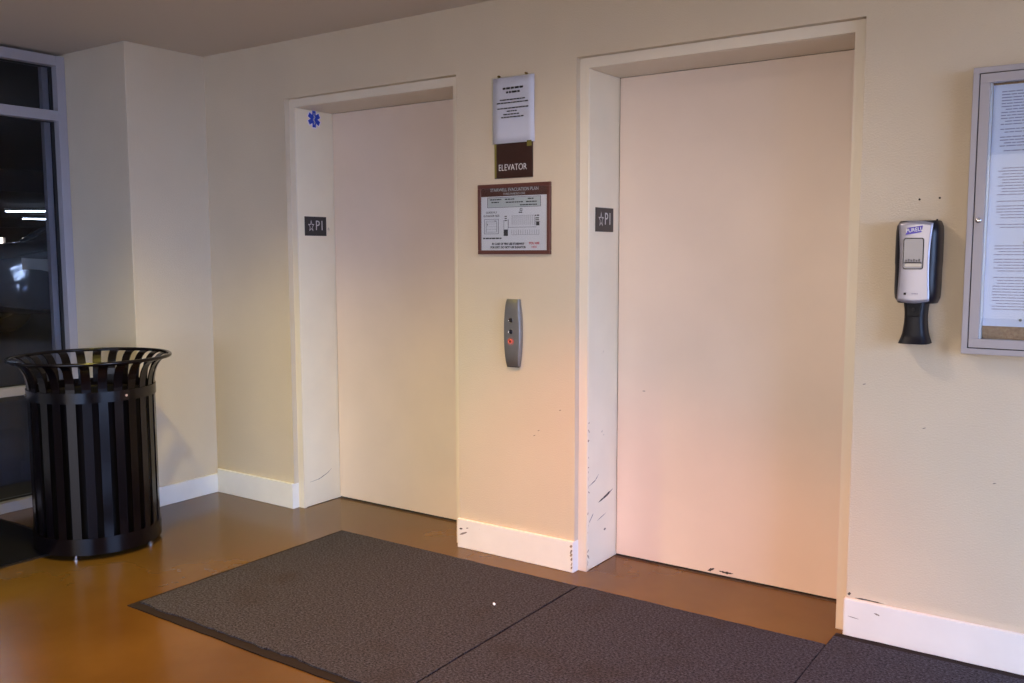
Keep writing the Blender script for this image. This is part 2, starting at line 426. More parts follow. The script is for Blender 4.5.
# evacuation plan
t = tag(empty('evacuation_plan', (-.180, 0, 1.525)), 'framed stairwell evacuation plan with maroon header below the ELEVATOR plaque', 'sign')
W2, H2 = .191, .153
mb = MB(); fwid = .017
mb.box(-W2, W2, -.014, 0, H2 - fwid, H2, bev=.002); mb.box(-W2, W2, -.014, 0, -H2, -H2 + fwid, bev=.002)
mb.box(-W2, -W2 + fwid, -.014, 0, -H2 + fwid, H2 - fwid, bev=.002); mb.box(W2 - fwid, W2, -.014, 0, -H2 + fwid, H2 - fwid, bev=.002)
tag(mb.build('frame', M_maroon, t), 'brown maroon edge frame')
MB().box(-W2 + fwid, W2 - fwid, -.008, 0, -H2 + fwid, H2 - fwid).build('sheet', M_plan, t)
tag(MB().box(-W2 + fwid, W2 - fwid, -.0092, -.008, .100, H2 - fwid).build('header_band', M_maroon, t), 'maroon header band')
y = -.0096
mb = text_mb(MB(), 'STAIRWELL EVACUATION PLAN', .0205, on_back(.004, .127, y), 'CENTER', .86)
text_mb(mb, 'THREE PARKING ONE', .0125, on_back(.004, .109, y), 'CENTER', .95).build('header_lettering', M_greyl, t)
y = -.0088
lg = MB(); lg.box(-.137, .139, -.0086, -.008, .053, .094).build('legend_box', M_legend, t)
mb = MB(); rn = random.Random(9)
for (x0, x1, z) in ((-.125, -.062, .086), (-.118, -.072, .074), (-.045, .012, .086), (-.04, .055, .073), (.075, .105, .086), (.066, .128, .073), (.035, .128, .060)):
    word_lines(mb, x0, x1, z, .0048, -.0088, rn, .006, .018, .0022)
def frame_rect(mb, x0, x1, z0, z1, w):
    mb.box(x0, x1, y - .0002, -.0079, z0, z0 + w); mb.box(x0, x1, y - .0002, -.0079, z1 - w, z1)
    mb.box(x0, x0 + w, y - .0002, -.0079, z0 + w, z1 - w); mb.box(x1 - w, x1, y - .0002, -.0079, z0 + w, z1 - w)
frame_rect(mb, -.140, .141, .051, .096, .0016)
text_mb(mb, 'GUIDE PLY', .0125, on_back(-.118, .030, y)); text_mb(mb, 'ELEVATOR SIZE', .0125, on_back(-.118, .015, y))
word_lines(mb, -.165, -.064, -.083, .006, y, rn, .01, .02, .002)
text_mb(mb, 'IN CASE OF FIRE USE STAIRWAY', .0128, on_back(-.030, -.108, y), 'CENTER', .93, offset=.0005)
text_mb(mb, 'FOR EXIT. DO NOT USE ELEVATOR', .0128, on_back(-.030, -.123, y), 'CENTER', .93, offset=.0005)
word_lines(mb, .028, .052, .028, .005, y, rn, .006, .012, .001); word_lines(mb, .112, .142, .013, .005, y, rn)
frame_rect(mb, .034, .046, .034, .046, .002)
mb.box(-.052, -.030, y - .0003, -.0079, -.073, -.046); mb.box(.118, .134, y - .0003, -.0079, -.030, -.014)
for z in (.010, .001, -.008): mb.box(-.047, -.036, y - .0002, -.0079, z, z + .004)
for z in (0, -.008): mb.box(.116, .132, y - .0002, -.0079, z, z + .004)
mb.box(-.100, -.097, y, -.0079, -.012, -.004); mb.box(-.142, -.139, y, -.0079, -.026, -.018)
mb.build('black_printing', M_print, t)
mb = MB()
frame_rect(mb, -.158, -.080, -.064, .002, .0020); frame_rect(mb, -.148, -.090, -.056, -.006, .0014)
for z in (-.02, -.032, -.044): mb.box(-.147, -.091, y, -.0079, z, z + .0008)
mb.box(-.148, -.10, y, -.0079, -.012, -.0112)
frame_rect(mb, -.052, -.028, -.046, -.004, .0014)
mb.box(-.028, -.0265, y, -.0079, -.036, .000); mb.box(-.028, .118, y, -.0079, -.037, -.0352)
for k in range(12): mb.box(-.008 + .0105 * k, -.0070 + .0105 * k, y, -.0079, -.027, .014)
for k in range(13): mb.box(-.010 + .0118 * k, -.0090 + .0118 * k, y, -.0079, -.068, -.047)
mb.box(-.010, .134, y, -.0079, -.069, -.068); mb.box(-.006, .112, y, -.0079, .014, .0148)
mb.box(.112, .138, y, -.0079, -.014, -.0125); mb.box(.112, .1135, y, -.0079, -.03, .006)
mb.build('grey_plan_drawing', M_print2, t)
mb = text_mb(MB(), 'YOU ARE', .0135, on_back(.108, -.106, y), 'CENTER', .95, offset=.0004)
text_mb(mb, 'HERE', .0125, on_back(.108, -.122, y), 'CENTER', .95).build('red_lettering', M_red, t)
MB().box(-W2 + fwid, W2 - fwid, -.0118, -.0112, -H2 + fwid, H2 - fwid).build('cover_pane', M_glass, t)

# call panel
t = tag(empty('call_panel', (-.182, 0, 1.027)), 'curved brushed steel lift call panel with a red-lit button', 'call panel')
def barrel(hh, w0, w1, n=14):
    R_, L_ = [], []
    for k in range(n + 1):
        z = -hh + 2 * hh * k / n; w = w0 + (w1 - w0) * (1 - (z / hh) ** 2)
        R_.append((w, z)); L_.append((-w, z))
    return R_ + L_[::-1]
MB().prism(barrel(.145, .033, .043), -.006, 0, 'y').build('back_plate', M_gap, t)
rows = []
for k in range(25):
    s = -1 + 2 * k / 24; z = .149 * s; w = .035 + .012 * (1 - s * s); d = .026 - .010 * abs(s) ** 6
    prof = [(-w, -.004), (-w * .97, -d * .55), (-w * .86, -d * .9), (-w * .5, -d), (0, -d * 1.02), (w * .5, -d), (w * .86, -d * .9), (w * .97, -d * .55), (w, -.004)]
    rows.append([(x, yy, z) for x, yy in prof])
MB().grid(rows, closed=True, caps=True).build('cover', M_satin, t, smooth=True)
for z in (.056, .006):
    MB().lathe([(.0001, -.031), (.0075, -.031), (.009, -.029), (.009, -.022)], (-.002, 0, z), 24, 'y').build('key_switch', M_blackp, t, smooth=True)
    MB().lathe([(.009, -.027), (.011, -.028), (.0115, -.024)], (-.002, 0, z), 24, 'y').build('switch_collar', M_chrome, t, smooth=True)
bt = MB().lathe([(.0001, -.0315), (.008, -.0315), (.0095, -.030), (.0095, -.022)], (-.002, 0, -.037), 28, 'y').build('call_button', M_redlight, t, smooth=True)
tag(bt, 'red glowing centre')
MB().lathe([(.0095, -.027), (.0125, -.0275), (.0130, -.024)], (-.002, 0, -.037), 28, 'y').build('button_bezel', M_chrome, t, smooth=True)
MB().lathe([(.0135, -.0262), (.0165, -.0266), (.0168, -.023)], (-.002, 0, -.037), 28, 'y').build('lit_ring', M_redlight, t, smooth=True)
mb = MB().prism([(-.0055, .0035), (.0055, .0035), (0, -.006)], -.0322, -.0315, 'y')
o = mb.build('arrow', M_blackp, t); o.location = (-.002, 0, -.037)
MB().box(-.032, .032, -.012, -.004, -.153, -.146, bev=.002).build('end_cap', M_blackp, t)

# lift floor signs on the reveals
def star_pts(r, k=.42, sx=.62, n=5):
    P = []
    for i in range(2 * n):
        a = PI/2 + i * PI / n; q = r if i % 2 == 0 else r * k
        P.append((q * math.cos(a) * sx, q * math.sin(a)))
    return P
def floor_sign(jx, yc, zc, lab):
    t = tag(empty('floor_sign', (jx, yc, zc)), lab, 'sign', 'lift floor signs')
    MB().box(0, .004, -.077, .077, -.051, .051, bev=.0012).build('plate', M_charcoal, t)
    mb = text_mb(MB(), 'P1', .074, on_reveal(.0046, .028, .002), 'CENTER', .86, offset=0)
    out, inn = star_pts(.034, sx=.70), star_pts(.022, sx=.70)
    n = len(out)
    va = [mb.bm.verts.new((.0049, p[0] - .034, p[1])) for p in out]; vb = [mb.bm.verts.new((.0049, p[0] - .034, p[1] - .001)) for p in inn]
    for i in range(n): mb.bm.faces.new((va[i], va[(i+1) % n], vb[(i+1) % n], vb[i]))
    mb.build('lettering', M_greyl, t)
floor_sign(JX1, .155, 1.522, 'charcoal P1 floor plate with a star on the left lift jamb')
floor_sign(JX2, .163, 1.518, 'charcoal P1 floor plate with a star on the right lift jamb')

# blue six-armed medical sticker
t = tag(empty('medical_sticker', (JX1, .163, 2.088)), 'blue six-armed medical star sticker at the top of the left lift jamb', 'sticker')
def sixarm(mb, L_, w, x0, x1):
    # outline of a six armed cross
    P = []
    for k in range(6):
        a = PI/2 + k * PI / 3; d = (math.cos(a), math.sin(a)); n_ = (-d[1], d[0])
        P.append((d[0]*L_ - n_[0]*w, d[1]*L_ - n_[1]*w)); P.append((d[0]*L_ + n_[0]*w, d[1]*L_ + n_[1]*w))
        a2 = a + PI/6; r2 = w / math.sin(PI/6) ; P.append((math.cos(a2) * r2 * 1.0, math.sin(a2) * r2 * 1.0))
    return mb.prism(P, x0, x1, 'x')
sixarm(MB(), .050, .0165, 0, .0006).build('white_border', M_paper, t)
sixarm(MB(), .043, .0122, .0006, .0010).build('blue_star', M_blue, t)
mb = MB().box(.0010, .0014, -.0016, .0016, -.030, .032)
pts = [(.0014, .0075 * math.sin(k / 16 * 3.2 * PI), -.024 + .044 * k / 16) for k in range(17)]
mb.tube(pts, .0014, 6).build('rod_and_snake', M_greyl, t)

# hand sanitiser dispenser
t = tag(empty('hand_sanitizer_dispenser', (1.472, 0, 1.345)), 'silver and black touch-free hand sanitizer dispenser on the wall', 'dispenser')
def sect(hw, d, z, n=12, y0=0):
    # D-shaped horizontal section
    P = [(-hw, y0, z)]
    for k in range(n + 1):
        a = PI * k / n; P.append((-hw * math.copysign(abs(math.cos(a)) ** .45, math.cos(a)), y0 - d * (abs(math.sin(a)) ** .45), z))
    P.append((hw, y0, z)); return P
rows = []
for k in range(17):
    s = -1 + 2 * k / 16; z = .136 * s
    e = (1 - abs(s) ** 7) ** .5 if abs(s) < 1 else .0
    rows.append(sect(.0705 * (.86 + .14 * e) * (1 - .02 * (s < 0)), .094 * (.72 + .28 * e), z))
MB().grid(rows, closed=True, caps=True).build('back_shell', M_blackp, t, smooth=True)
# face: hourglass plate, gently bowed
def face_hw(s):     # s: -1 bottom .. 1 top
    return .0455 + .0075 * max(0, (s - .15) / .85) ** 1.5 + .0045 * max(0, (-s - .1) / .9) ** 1.3
def face_front(x, z): return -.1015 + 1.6 * x * x
rows = []
NZ, NX = 26, 14
for j in range(NZ + 1):
    s = -1 + 2 * j / NZ; hw = face_hw(s); row = []
    for i in range(NX + 1):
        q_ = -1 + 2 * i / NX; x = q_ * hw
        bow = (.008 * (1 - q_ * q_)) * (abs(s) ** 6) * (1 if s > 0 else -1)
        z = .1265 * s + bow; row.append((x, face_front(x, z), z))
    rows.append(row)
o = MB().grid(rows).build('face_plate', M_silver, t, smooth=True)
md = o.modifiers.new('thick', 'SOLIDIFY'); md.thickness = .006; md.offset = -1
# sight window
def rr(cx, cz, w, h, r): return [(cx + p[0], cz + p[1]) for p in plate_rounded(w, h, r)]
wz = .028
mb = MB().prism(rr(-.003, wz, .063, .103, .008), -.1035, -.099, 'y', bev=.001); mb.build('window_rim', M_blackp, t)
MB().prism(rr(-.003, wz, .057, .096, .006), -.1042, -.1034, 'y').build('sight_window', M_bag, t)
mb = MB().prism(rr(-.003, wz - .030, .052, .006, .002), -.1048, -.1041, 'y'); 
for k in range(6): mb.box(-.026 + .008 * k, -.022 + .008 * k, -.1048, -.1041, wz - .026, wz - .020 + .003 * (k % 2))
mb.build('refill_edge', M_print, t)
MB().prism(rr(-.002, wz - .037, .050, .010, .004), -.1052, -.1041, 'y').build('refill_neck', M_satin, t)
# logo: slanted purple tag with white lettering
mb = MB().prism([(-.029, .089), (.018, .097), (.023, .119), (-.024, .112)], -.1030, -.1000, 'y'); mb.build('logo_tag', M_purple, t)
R_ = Matrix.Rotation(math.radians(8), 4, 'Z')
text_mb(MB(), 'PURELL', .0180, on_back(-.003, .1048, -.1034) @ R_, 'CENTER', .86).build('logo_lettering', M_white, t)
MB().box(-.028, -.021, -.1032, -.098, -.107, -.100).build('sensor', M_gap, t)
word_lines(MB(), -.004, .016, -.103, .004, -.1012, random.Random(1), .004, .01, .001).build('small_print', M_print2, t)
# drip guard: waisted black chute flaring at the foot
rows = []
for k in range(15):
    s = k / 14; z = -.118 - .152 * s
    hw = .040 - .007 * math.sin(PI * min(1, s / .85)) + (.009 * max(0, (s - .82) / .18) ** 1.2)
    d = .062 + .010 * s + .012 * max(0, (s - .85) / .15)
    rows.append(sect(hw, d, z, 12, -.012))
MB().grid(rows, closed=True, caps=True).build('drip_guard', M_guard, t, smooth=True)
MB().prism([(-.024, -.134), (.024, -.134), (.020, -.180), (-.020, -.180)], -.083, -.070, 'y', bev=.003).build('nozzle_recess', M_gap, t)
MB().lathe([(.0001, -.088), (.005, -.088), (.006, -.080)], (0, 0, -.156), 14, 'y').build('nozzle', M_gasket, t, smooth=True)
MB().tube([(.052, -.03, .130), (.052, -.03, .141)], .003, 8).build('latch', M_blackp, t)

# notice case
cx0, cx1, cz0, cz1, cd = 1.616, 2.50, 1.050, 1.955, .058
t = tag(empty('notice_case', (cx0, 0, cz0)), 'silver framed lockable glass notice case on the right wall', 'notice board')
def cl(o): o.location = (-cx0, 0, -cz0); return o
def ring(mb, x0, x1, z0, z1, w, y0, y1, bev=0):
    mb.box(x0, x1, y0, y1, z0, z0 + w, bev=bev); mb.box(x0, x1, y0, y1, z1 - w, z1, bev=bev)
    mb.box(x0, x0 + w, y0, y1, z0 + w, z1 - w, bev=bev); mb.box(x1 - w, x1, y0, y1, z0 + w, z1 - w, bev=bev)
    return mb
cl(ring(MB(), cx0, cx1, cz0, cz1, .018, -cd, 0, .001).build('case_body', M_alu, t))
cl(ring(MB(), cx0 + .018, cx1 - .018, cz0 + .018, cz1 - .018, .003, -cd + .006, 0).build('door_seal', M_gasket, t))
dx0, dx1, dz0, dz1 = cx0 + .021, cx1 - .021, cz0 + .021, cz1 - .021
dr = cl(ring(MB(), dx0, dx1, dz0, dz1, .029, -cd - .001, -cd + .022, .0012).build('door_frame', M_alu, t))
cl(MB().box(dx0 + .027, dx1 - .027, -cd + .008, -cd + .011, dz0 + .027, dz1 - .027).build('door_glass', M_glass, t))
lk = cl(MB().lathe([(.0001, -cd - .008), (.006, -cd - .008), (.0085, -cd - .006), (.0095, -cd - .001)], (dx0 + .013, 0, 1.478), 20, 'y').build('lock', M_chrome, t, smooth=True))
cl(MB().box(dx0 + .002, dx1 - .002, -.012, -.002, dz0 + .002, dz1 - .002).build('cork_panel', M_cork, t))
M_inner = material('painted_daylight_white', (235, 235, 240), .3)  # daylight falling on the inner stile face is put into this white
tag(cl(MB().box(dx0 + .0285, dx0 + .0325, -cd + .0115, -.017, dz0 + .028, dz1 - .028).build('daylit_inner_edge', M_inner, t)), 'inner face of the left stile with daylight painted in as white')
def posted(name, x0, x1, z0, z1, y, lab, pinx, seed):   # a printed page with its pin
    t = tag(empty(name, ((x0 + x1)/2, 0, (z0 + z1)/2)), lab, 'notice', 'printed pages inside the notice case')
    hx, hz = (x1 - x0)/2, (z1 - z0)/2
    o = MB().box(-hx, hx, y - .0006, y, -hz, hz).build('sheet', M_page, t)
    rn = random.Random(seed); mb = MB(); z = hz - .022
    while z > -hz + .05:
        ind = 0 if rn.random() < .7 else .012
        if rn.random() < .12: z -= .006; continue
        word_lines(mb, -hx + .024 + ind, hx - .02 - rn.choice([0, 0, 0, .02, .06]), z, .0032, y - .0006, rn, .010, .030, .0022); z -= .0092
    mb.build('printed_text', M_print3, t)
    for px_ in pinx:
        MB().lathe([(.0001, y - .012), (.004, y - .011), (.0045, y - .007), (.003, y)], (px_, 0, -hz + .022), 12, 'y').build('pushpin', M_satin, t, smooth=True)
xa = dx0 + .033
posted('notice_page', xa, xa + .216, 1.630, 1.902, -.0125, 'top printed page in the notice case, partly covered by the one below', (.0,), 1)
posted('notice_page', xa, xa + .216, 1.385, 1.664, -.0140, 'middle of the three printed pages pinned in the notice case', (.0,), 2)
posted('notice_page', xa, xa + .216, 1.140, 1.419, -.0155, 'lowest printed page in the notice case, above the bare cork strip', (.0,), 3)

# small white fixture peeking in at the top
# ------------------------------------------------------------------ mats
def ragged(x0, x1, y0, y1, amp, seed, step=.03, near_amp=None):
    r = random.Random(seed); P = []
    def side(a, b, n, f, am):
        cur = 0
        for i in range(n):
            cur = .6 * cur + r.uniform(-am, am); P.append(f(a + (b - a) * i / n, cur))
    nx, ny = max(3, int((x1-x0)/step)), max(3, int((y1-y0)/step)); na = near_amp if near_amp is not None else amp
    side(x0, x1, nx, lambda t, c: (t, y0 + c), na); side(y0, y1, ny, lambda t, c: (x1 + c, t), amp)
    side(x1, x0, nx, lambda t, c: (t, y1 + c), amp); side(y1, y0, ny, lambda t, c: (x0 + c, t), amp)
    return P
def mat_(x0, x1, y0, y1, lab, seed, border=(.004, .004, .004, .004), th=.010, pile=M_carpet, grp='entrance mats', near_amp=None):
    t = tag(empty('entrance_mat', ((x0+x1)/2, (y0+y1)/2, 0)), lab, 'mat', grp)
    cx, cy = (x0+x1)/2, (y0+y1)/2
    o = MB().prism(ragged(x0, x1, y0, y1, .0016, seed), 0.0005, th * .45, 'z').build('rubber_backing', M_rubber, t); o.location = (-cx, -cy, 0)
    bl, br, bn, bf = border
    o = MB().prism(ragged(x0 + bl, x1 - br, y0 + bn, y1 - bf, .0018, seed + 1, near_amp=near_amp), th * .45, th, 'z').build('carpet_pile', pile, t); o.location = (-cx, -cy, 0)
    return t
mat_(-1.125, .243, -1.318, -.150, 'grey carpet mat with a torn rubber near edge in front of the left lift', 11, (.022, .004, .040, .010), near_amp=.006)
mat_(.245, 1.2435, -2.2, -.145, 'grey carpet mat lying in front of the right lift', 21, (.003, .002, .02, .006))
mat_(1.2445, 2.75, -2.2, -.020, 'grey carpet mat pushed against the baseboard under the notice case', 31, (.002, .02, .02, .045))
mat_(-2.80, -1.975, -2.3, -1.0, 'dark mat at the window, partly under the black litter bin', 41, (.02, .02, .02, .02), pile=M_carpet2, th=.008, grp=None)
cr = MB(); cr.bm.free(); cr = MB()
bmesh.ops.create_icosphere(cr.bm, subdivisions=2, radius=.0055)
for v in cr.bm.verts: v.co *= random.uniform(.7, 1.2)
tag(cr.build('crumb', M_white, loc=(.075, -.52, .0145)), 'tiny white crumb lying on the grey mat', 'crumb')

# ------------------------------------------------------------------ litter bin
BX, BY, BR = -1.968, -.925, .272
t = tag(empty('litter_bin', (BX, BY, 0)), 'black slatted steel litter bin with a flared rim by the window', 'litter bin')
ZB0, ZB1, ZT = .024, .100, .896
NS = 26
def slat_path():
    P = []
    for z in (ZB0 + .005, .2, .4, .6, .74): P.append((BR, z))
    for k in range(1, 9):
        a = k / 8; P.append((BR + .075 * (1 - math.cos(a * PI / 2)) , .74 + (ZT - .745) * math.sin(a * PI / 2) ** .85))
    return P
sp = slat_path()
def slat():
    mb = MB(); rows = []
    for i, (r, z) in enumerate(sp):
        p0 = sp[max(0, i-1)]; p1 = sp[min(len(sp)-1, i+1)]
        tx, tz = p1[0]-p0[0], p1[1]-p0[1]; l = math.hypot(tx, tz); nx, nz = tz/l, -tx/l
        w = .0195; h = .003
        rows.append([(r + nx*h, -w, z + nz*h), (r + nx*h, w, z + nz*h), (r - nx*h, w, z - nz*h), (r - nx*h, -w, z - nz*h)])
    return mb.grid(rows, closed=True, caps=True)
s0 = slat().build('slat', M_black, t)
off = math.radians(-49.5)
for k in range(NS):
    o = s0 if k == 0 else s0.copy()
    if k: C.objects.link(o); o.parent = t
    o.rotation_euler = (0, 0, off + k * 2 * PI / NS)
def hoop(r, z0, z1, th, name, m=M_black):
    return MB().lathe([(r - th, z0), (r, z0), (r, z1), (r - th, z1), (r - th, z0)], (0, 0, 0), 72).build(name, m, t, smooth=True)
hoop(BR + .009, ZB0, ZB1, .0055, 'bottom_band'); hoop(BR + .009, .715, .762, .0055, 'top_band')
MB().lathe([(.0001, ZB0 + .002), (BR - .006, ZB0 + .002), (BR - .006, ZB0 + .012), (.0001, ZB0 + .012)], (0, 0, 0), 48).build('base_plate', M_black, t)
rim = [((BR + .078) * math.cos(k/72*2*PI), (BR + .078) * math.sin(k/72*2*PI), ZT) for k in range(72)]
MB().tube(rim, .0085, 10, closed=True).build('rim', M_black, t, smooth=True)
MB().lathe([(BR - .04, .06), (BR - .022, .70), (BR - .012, .715), (BR - .012, .728), (BR - .028, .72), (BR - .045, .07), (.0001, .068)], (0, 0, 0), 56).build('liner', M_liner, t, smooth=True)
for a in (-53, 27, -125, 105, 165):
    a = math.radians(a); x, y_ = (BR - .012) * math.cos(a), (BR - .012) * math.sin(a)
    z0 = .0083 if (x + BX < -1.96 and y_ + BY < -.985) else .0004
    lg = MB().lathe([(.0001, z0), (.012, z0), (.012, z0 + .005), (.006, z0 + .008), (.006, ZB0 + .01)], (x, y_, 0), 16)
    lg.build('levelling_foot', M_chrome, t, smooth=True)
for k in (3, 12, 21):
    a = off + (k + .5) * 2 * PI / NS
    MB().lathe([(BR + .008, 0), (BR + .008, 0)], (0, 0, 0), 3)
    c_, s_ = math.cos(a), math.sin(a)
    p = Vector(((BR + .009) * c_, (BR + .009) * s_, .738))
    MB().tube([p, p + Vector((c_, s_, 0)) * .004], .006, 10).build('bolt', M_chrome, t, smooth=True)

# ------------------------------------------------------------------ car park beyond the window
M_conc = material('car_park_concrete', (104, 102, 104), .8, var=.1, var_scale=.6)
M_concd = material('dark_soffit', (70, 66, 68), .9)
GX0, GX1, GY0, GY1, GH = -36., X_WIN - .1, -9., 26., 2.62
RAISE = .50
struct(MB().box(-3.45, GX1, GY0, GY1, -.14, -.002).build('floor_garage', M_conc))
struct(MB().box(GX0, -3.45, GY0, GY1, -.14, RAISE, bev=.01).build('floor_garage_slab', M_conc), 'raised concrete slab of the car park')
struct(MB().box(GX0, GX1, GY0, GY1, GH, GH + .2).build('ceiling_garage', M_concd))
g = MB()
g.box(GX1, GX1 + .02, T, GY1, -.1, GH)
g.box(GX0, GX1, GY0 - .2, GY0, -.1, GH); g.box(GX0, GX1, GY1, GY1 + .2, -.1, GH)
zs0, zs1 = 1.66, 2.02
oy = [(15.0, 15.66), (16.35, 17.0), (18.4, 19.6)]
g.box(GX0 - .2, GX0, GY0, GY1, -.1, zs0); g.box(GX0 - .2, GX0, GY0, GY1, zs1, GH)
yy = GY0
for a, b_ in oy: g.box(GX0 - .2, GX0, yy, a, zs0, zs1); yy = b_
g.box(GX0 - .2, GX0, yy, GY1, zs0, zs1)
struct(g.build('wall_garage', M_conc))
bmx = MB()
for x in (-12, -31): bmx.box(x - .2, x + .2, GY0, GY1, GH - .32, GH)
struct(bmx.build('trim_1', M_concd), 'concrete beams across the car park soffit')
M_tube = material('fluorescent_tube', (235, 240, 255), .4, emit=(215, 230, 255), estr=26)
M_fix = material('light_housing', (190, 190, 195), .5)
def batten(x, y, z, rz, lab):
    t = tag(empty('ceiling_light', (x, y, z), rz), lab, 'light', 'fluorescent lights in the car park')
    MB().box(-.62, .62, -.07, .07, 0, .06, bev=.005).build('housing', M_fix, t)
    for s in (-.035, .035): MB().tube([(-.6, s, -.018), (.6, s, -.018)], .014, 8).build('tube', M_tube, t)
for (x, y, z, rz, lab) in ((-22.1, 9.4, 2.50, math.radians(36), 'brightest lit fluorescent batten seen through the tall window pane'),
                    (-27.4, 12.6, 2.50, math.radians(80), 'small far fluorescent batten deep in the car park'),
                    (-6.6, .2, 2.54, math.radians(60), 'added fluorescent batten, out of view, that lights the parked car')):  # unseen batten, added to put highlights on the car
    batten(x, y, z, rz, lab)

M_cpaint = material('silver_blue_car_paint', (150, 160, 174), .25, metal=.6, coat=.8)
M_cglass = material('tinted_car_glass', (14, 16, 20), .06, coat=.5)
M_tyre = material('black_tyre', (20, 20, 20), .8)
M_lamp = material('clear_headlamp', (225, 230, 235), .08, coat=1, metal=.3)
def build_car(loc, rz, sc_, lab, paint):
    t = tag(empty('car', loc, rz), lab, 'car'); t.scale = (sc_,) * 3
    # local: +x forward, length 4.7, width 1.86; stations (x, z_low, z_belt, half width low, half width belt)
    L_ = [(-2.3, .45, .80, .70, .66), (-2.2, .28, 1.02, .84, .78), (-1.7, .24, 1.08, .91, .84), (-.8, .22, 1.06, .93, .86), (.3, .22, 1.03, .93, .86),
          (1.0, .22, 1.02, .93, .84), (1.6, .24, .97, .91, .80), (2.05, .26, .90, .86, .72), (2.28, .32, .80, .74, .62), (2.36, .42, .66, .60, .52)]
    rows = []
    for (x, z0, z1, w0, w1) in L_:
        row = []
        for k in range(21):
            a = -PI/2 + PI * k / 10 if k < 11 else None
        prof = [(0, z0), (w0*.7, z0), (w0*.95, z0+.05), (w0, z0+.18), (w0*1.0, (z0+z1)*.55), (w1*1.04, z1-.10), (w1*.98, z1-.02), (w1*.82, z1+.015), (w1*.45, z1+.04), (0, z1+.05)]
        row = [(x, -a, b) for a, b in prof] + [(x, a, b) for a, b in prof[::-1][1:-1]]
        rows.append(row)
    o = MB().grid(rows, closed=True, caps=True).build('body', paint, t, smooth=True)
    md = o.modifiers.new('s', 'SUBSURF'); md.levels = md.render_levels = 2
    # wheel arches cut out
    arch = MB()
    for x in (-1.38, 1.42):
        for s in (-1, 1): arch.lathe([(.0001, s*.62), (.385, s*.62), (.385, s*1.1), (.0001, s*1.1)], (x, 0, .33), 36, 'y')
    ao = arch.build('arch_cutter', M_tyre)
    md = o.modifiers.new('b', 'BOOLEAN'); md.operation = 'DIFFERENCE'; md.object = ao; md.solver = 'EXACT'
    bpy.context.view_layer.update()
    ao.matrix_world = t.matrix_world.copy(); bpy.context.view_layer.update()
    dg = bpy.context.evaluated_depsgraph_get(); me = bpy.data.meshes.new_from_object(o.evaluated_get(dg))
    o.modifiers.clear(); o.data = me; bpy.data.objects.remove(ao)
    # greenhouse glass and roof
    G = [(-2.05, 1.02, 1.06, .70, .70), (-1.55, 1.02, 1.36, .78, .62), (-.9, 1.02, 1.45, .80, .62), (0, 1.02, 1.47, .80, .62), (.35, 1.02, 1.43, .80, .61), (1.15, .98, 1.03, .76, .70)]
    rows = []
    for (x, z0, z1, w0, w1) in G:
        prof = [(0, z0), (w0, z0), (w1+.02, z1-.04), (w1-.05, z1), (0, z1+.02)]
        rows.append([(x, -a, b) for a, b in prof] + [(x, a, b) for a, b in prof[::-1][1:-1]])
    MB().grid(rows, closed=True, caps=True).build('glasshouse', M_cglass, t, smooth=True)
    rows = []
    for (x, z0, z1, w0, w1) in G[1:5]:
        rows.append([(x, w1*q_, z1 + .012 + .015 * (1 - q_*q_)) for q_ in (-1, -.7, 0, .7, 1)])
    ro = MB().grid(rows).build('roof', paint, t, smooth=True); md = ro.modifiers.new('t', 'SOLIDIFY'); md.thickness = .03
    for s in (-1, 1):
        MB().tube([(1.2, s*.76, 1.0), (.8, s*.72, 1.22), (.35, s*.63, 1.43)], .028, 8).build('windshield_pillar', paint, t, smooth=True)
        MB().tube([(-.45, s*.80, 1.04), (-.5, s*.64, 1.44)], .03, 8).build('door_pillar', M_tyre, t, smooth=True)
        MB().tube([(-2.1, s*.72, 1.04), (-1.55, s*.64, 1.36)], .04, 8).build('rear_pillar', paint, t, smooth=True)
        m_ = MB(); bmesh.ops.create_uvsphere(m_.bm, u_segments=14, v_segments=10, radius=.1, matrix=Matrix.Translation((.85, s*.98, 1.07)) @ Matrix.Diagonal((.7, 1.1, .7, 1)))
        m_.build('mirror', paint, t, smooth=True)
        h = MB(); rows = []
        for k in range(7):
            u = k / 6; x = 1.72 + .50 * u; yy_ = .895 - .24 * u ** 1.6
            rows.append([(x, s*(yy_+.010), .80 + .035*u), (x, s*(yy_+.018), .74), (x, s*(yy_+.012), .69 - .05*u), (x - .06, s*(yy_-.1), .69 - .05*u), (x - .06, s*(yy_-.1), .80+.035*u)])
        h.grid(rows, closed=True, caps=True).build('headlight', M_lamp, t, smooth=True)
        for x in (-1.38, 1.42):
            w_ = MB().lathe([(.20, s*.70), (.32, s*.70), (.345, s*.74), (.345, s*.88), (.32, s*.915), (.225, s*.915), (.215, s*.89)], (x, 0, .345), 36, 'y').build('tyre', M_tyre, t, smooth=True)
            rm = MB().lathe([(.218, s*.90), (.205, s*.86), (.19, s*.80), (.0001, s*.80)], (x, 0, .345), 36, 'y')
            for k in range(5):
                a = k * 2 * PI / 5
                rm.tube([(x, s*.885, .345), (x + .2*math.cos(a), s*.895, .345 + .2*math.sin(a))], .026, 6)
            rm.build('wheel_rim', M_satin, t, smooth=True)
        MB().box(-.05, .12, s*.935 - .012, s*.935 + .012, .84, .865).build('door_handle', M_chrome, t)
    MB().prism([(-.45, .52), (.45, .52), (.40, .70), (-.40, .70)], 2.26, 2.385, 'x', bev=.02).build('grille', M_tyre, t)
    MB().box(2.385, 2.40, -.15, .15, .46, .54).build('license_plate', M_white, t)
    return t
hd = math.atan2(-.99, .15)
build_car((-7.9, 3.41, RAISE), hd, 1.0, 'silver car parked in the dark car park behind the window', M_cpaint)

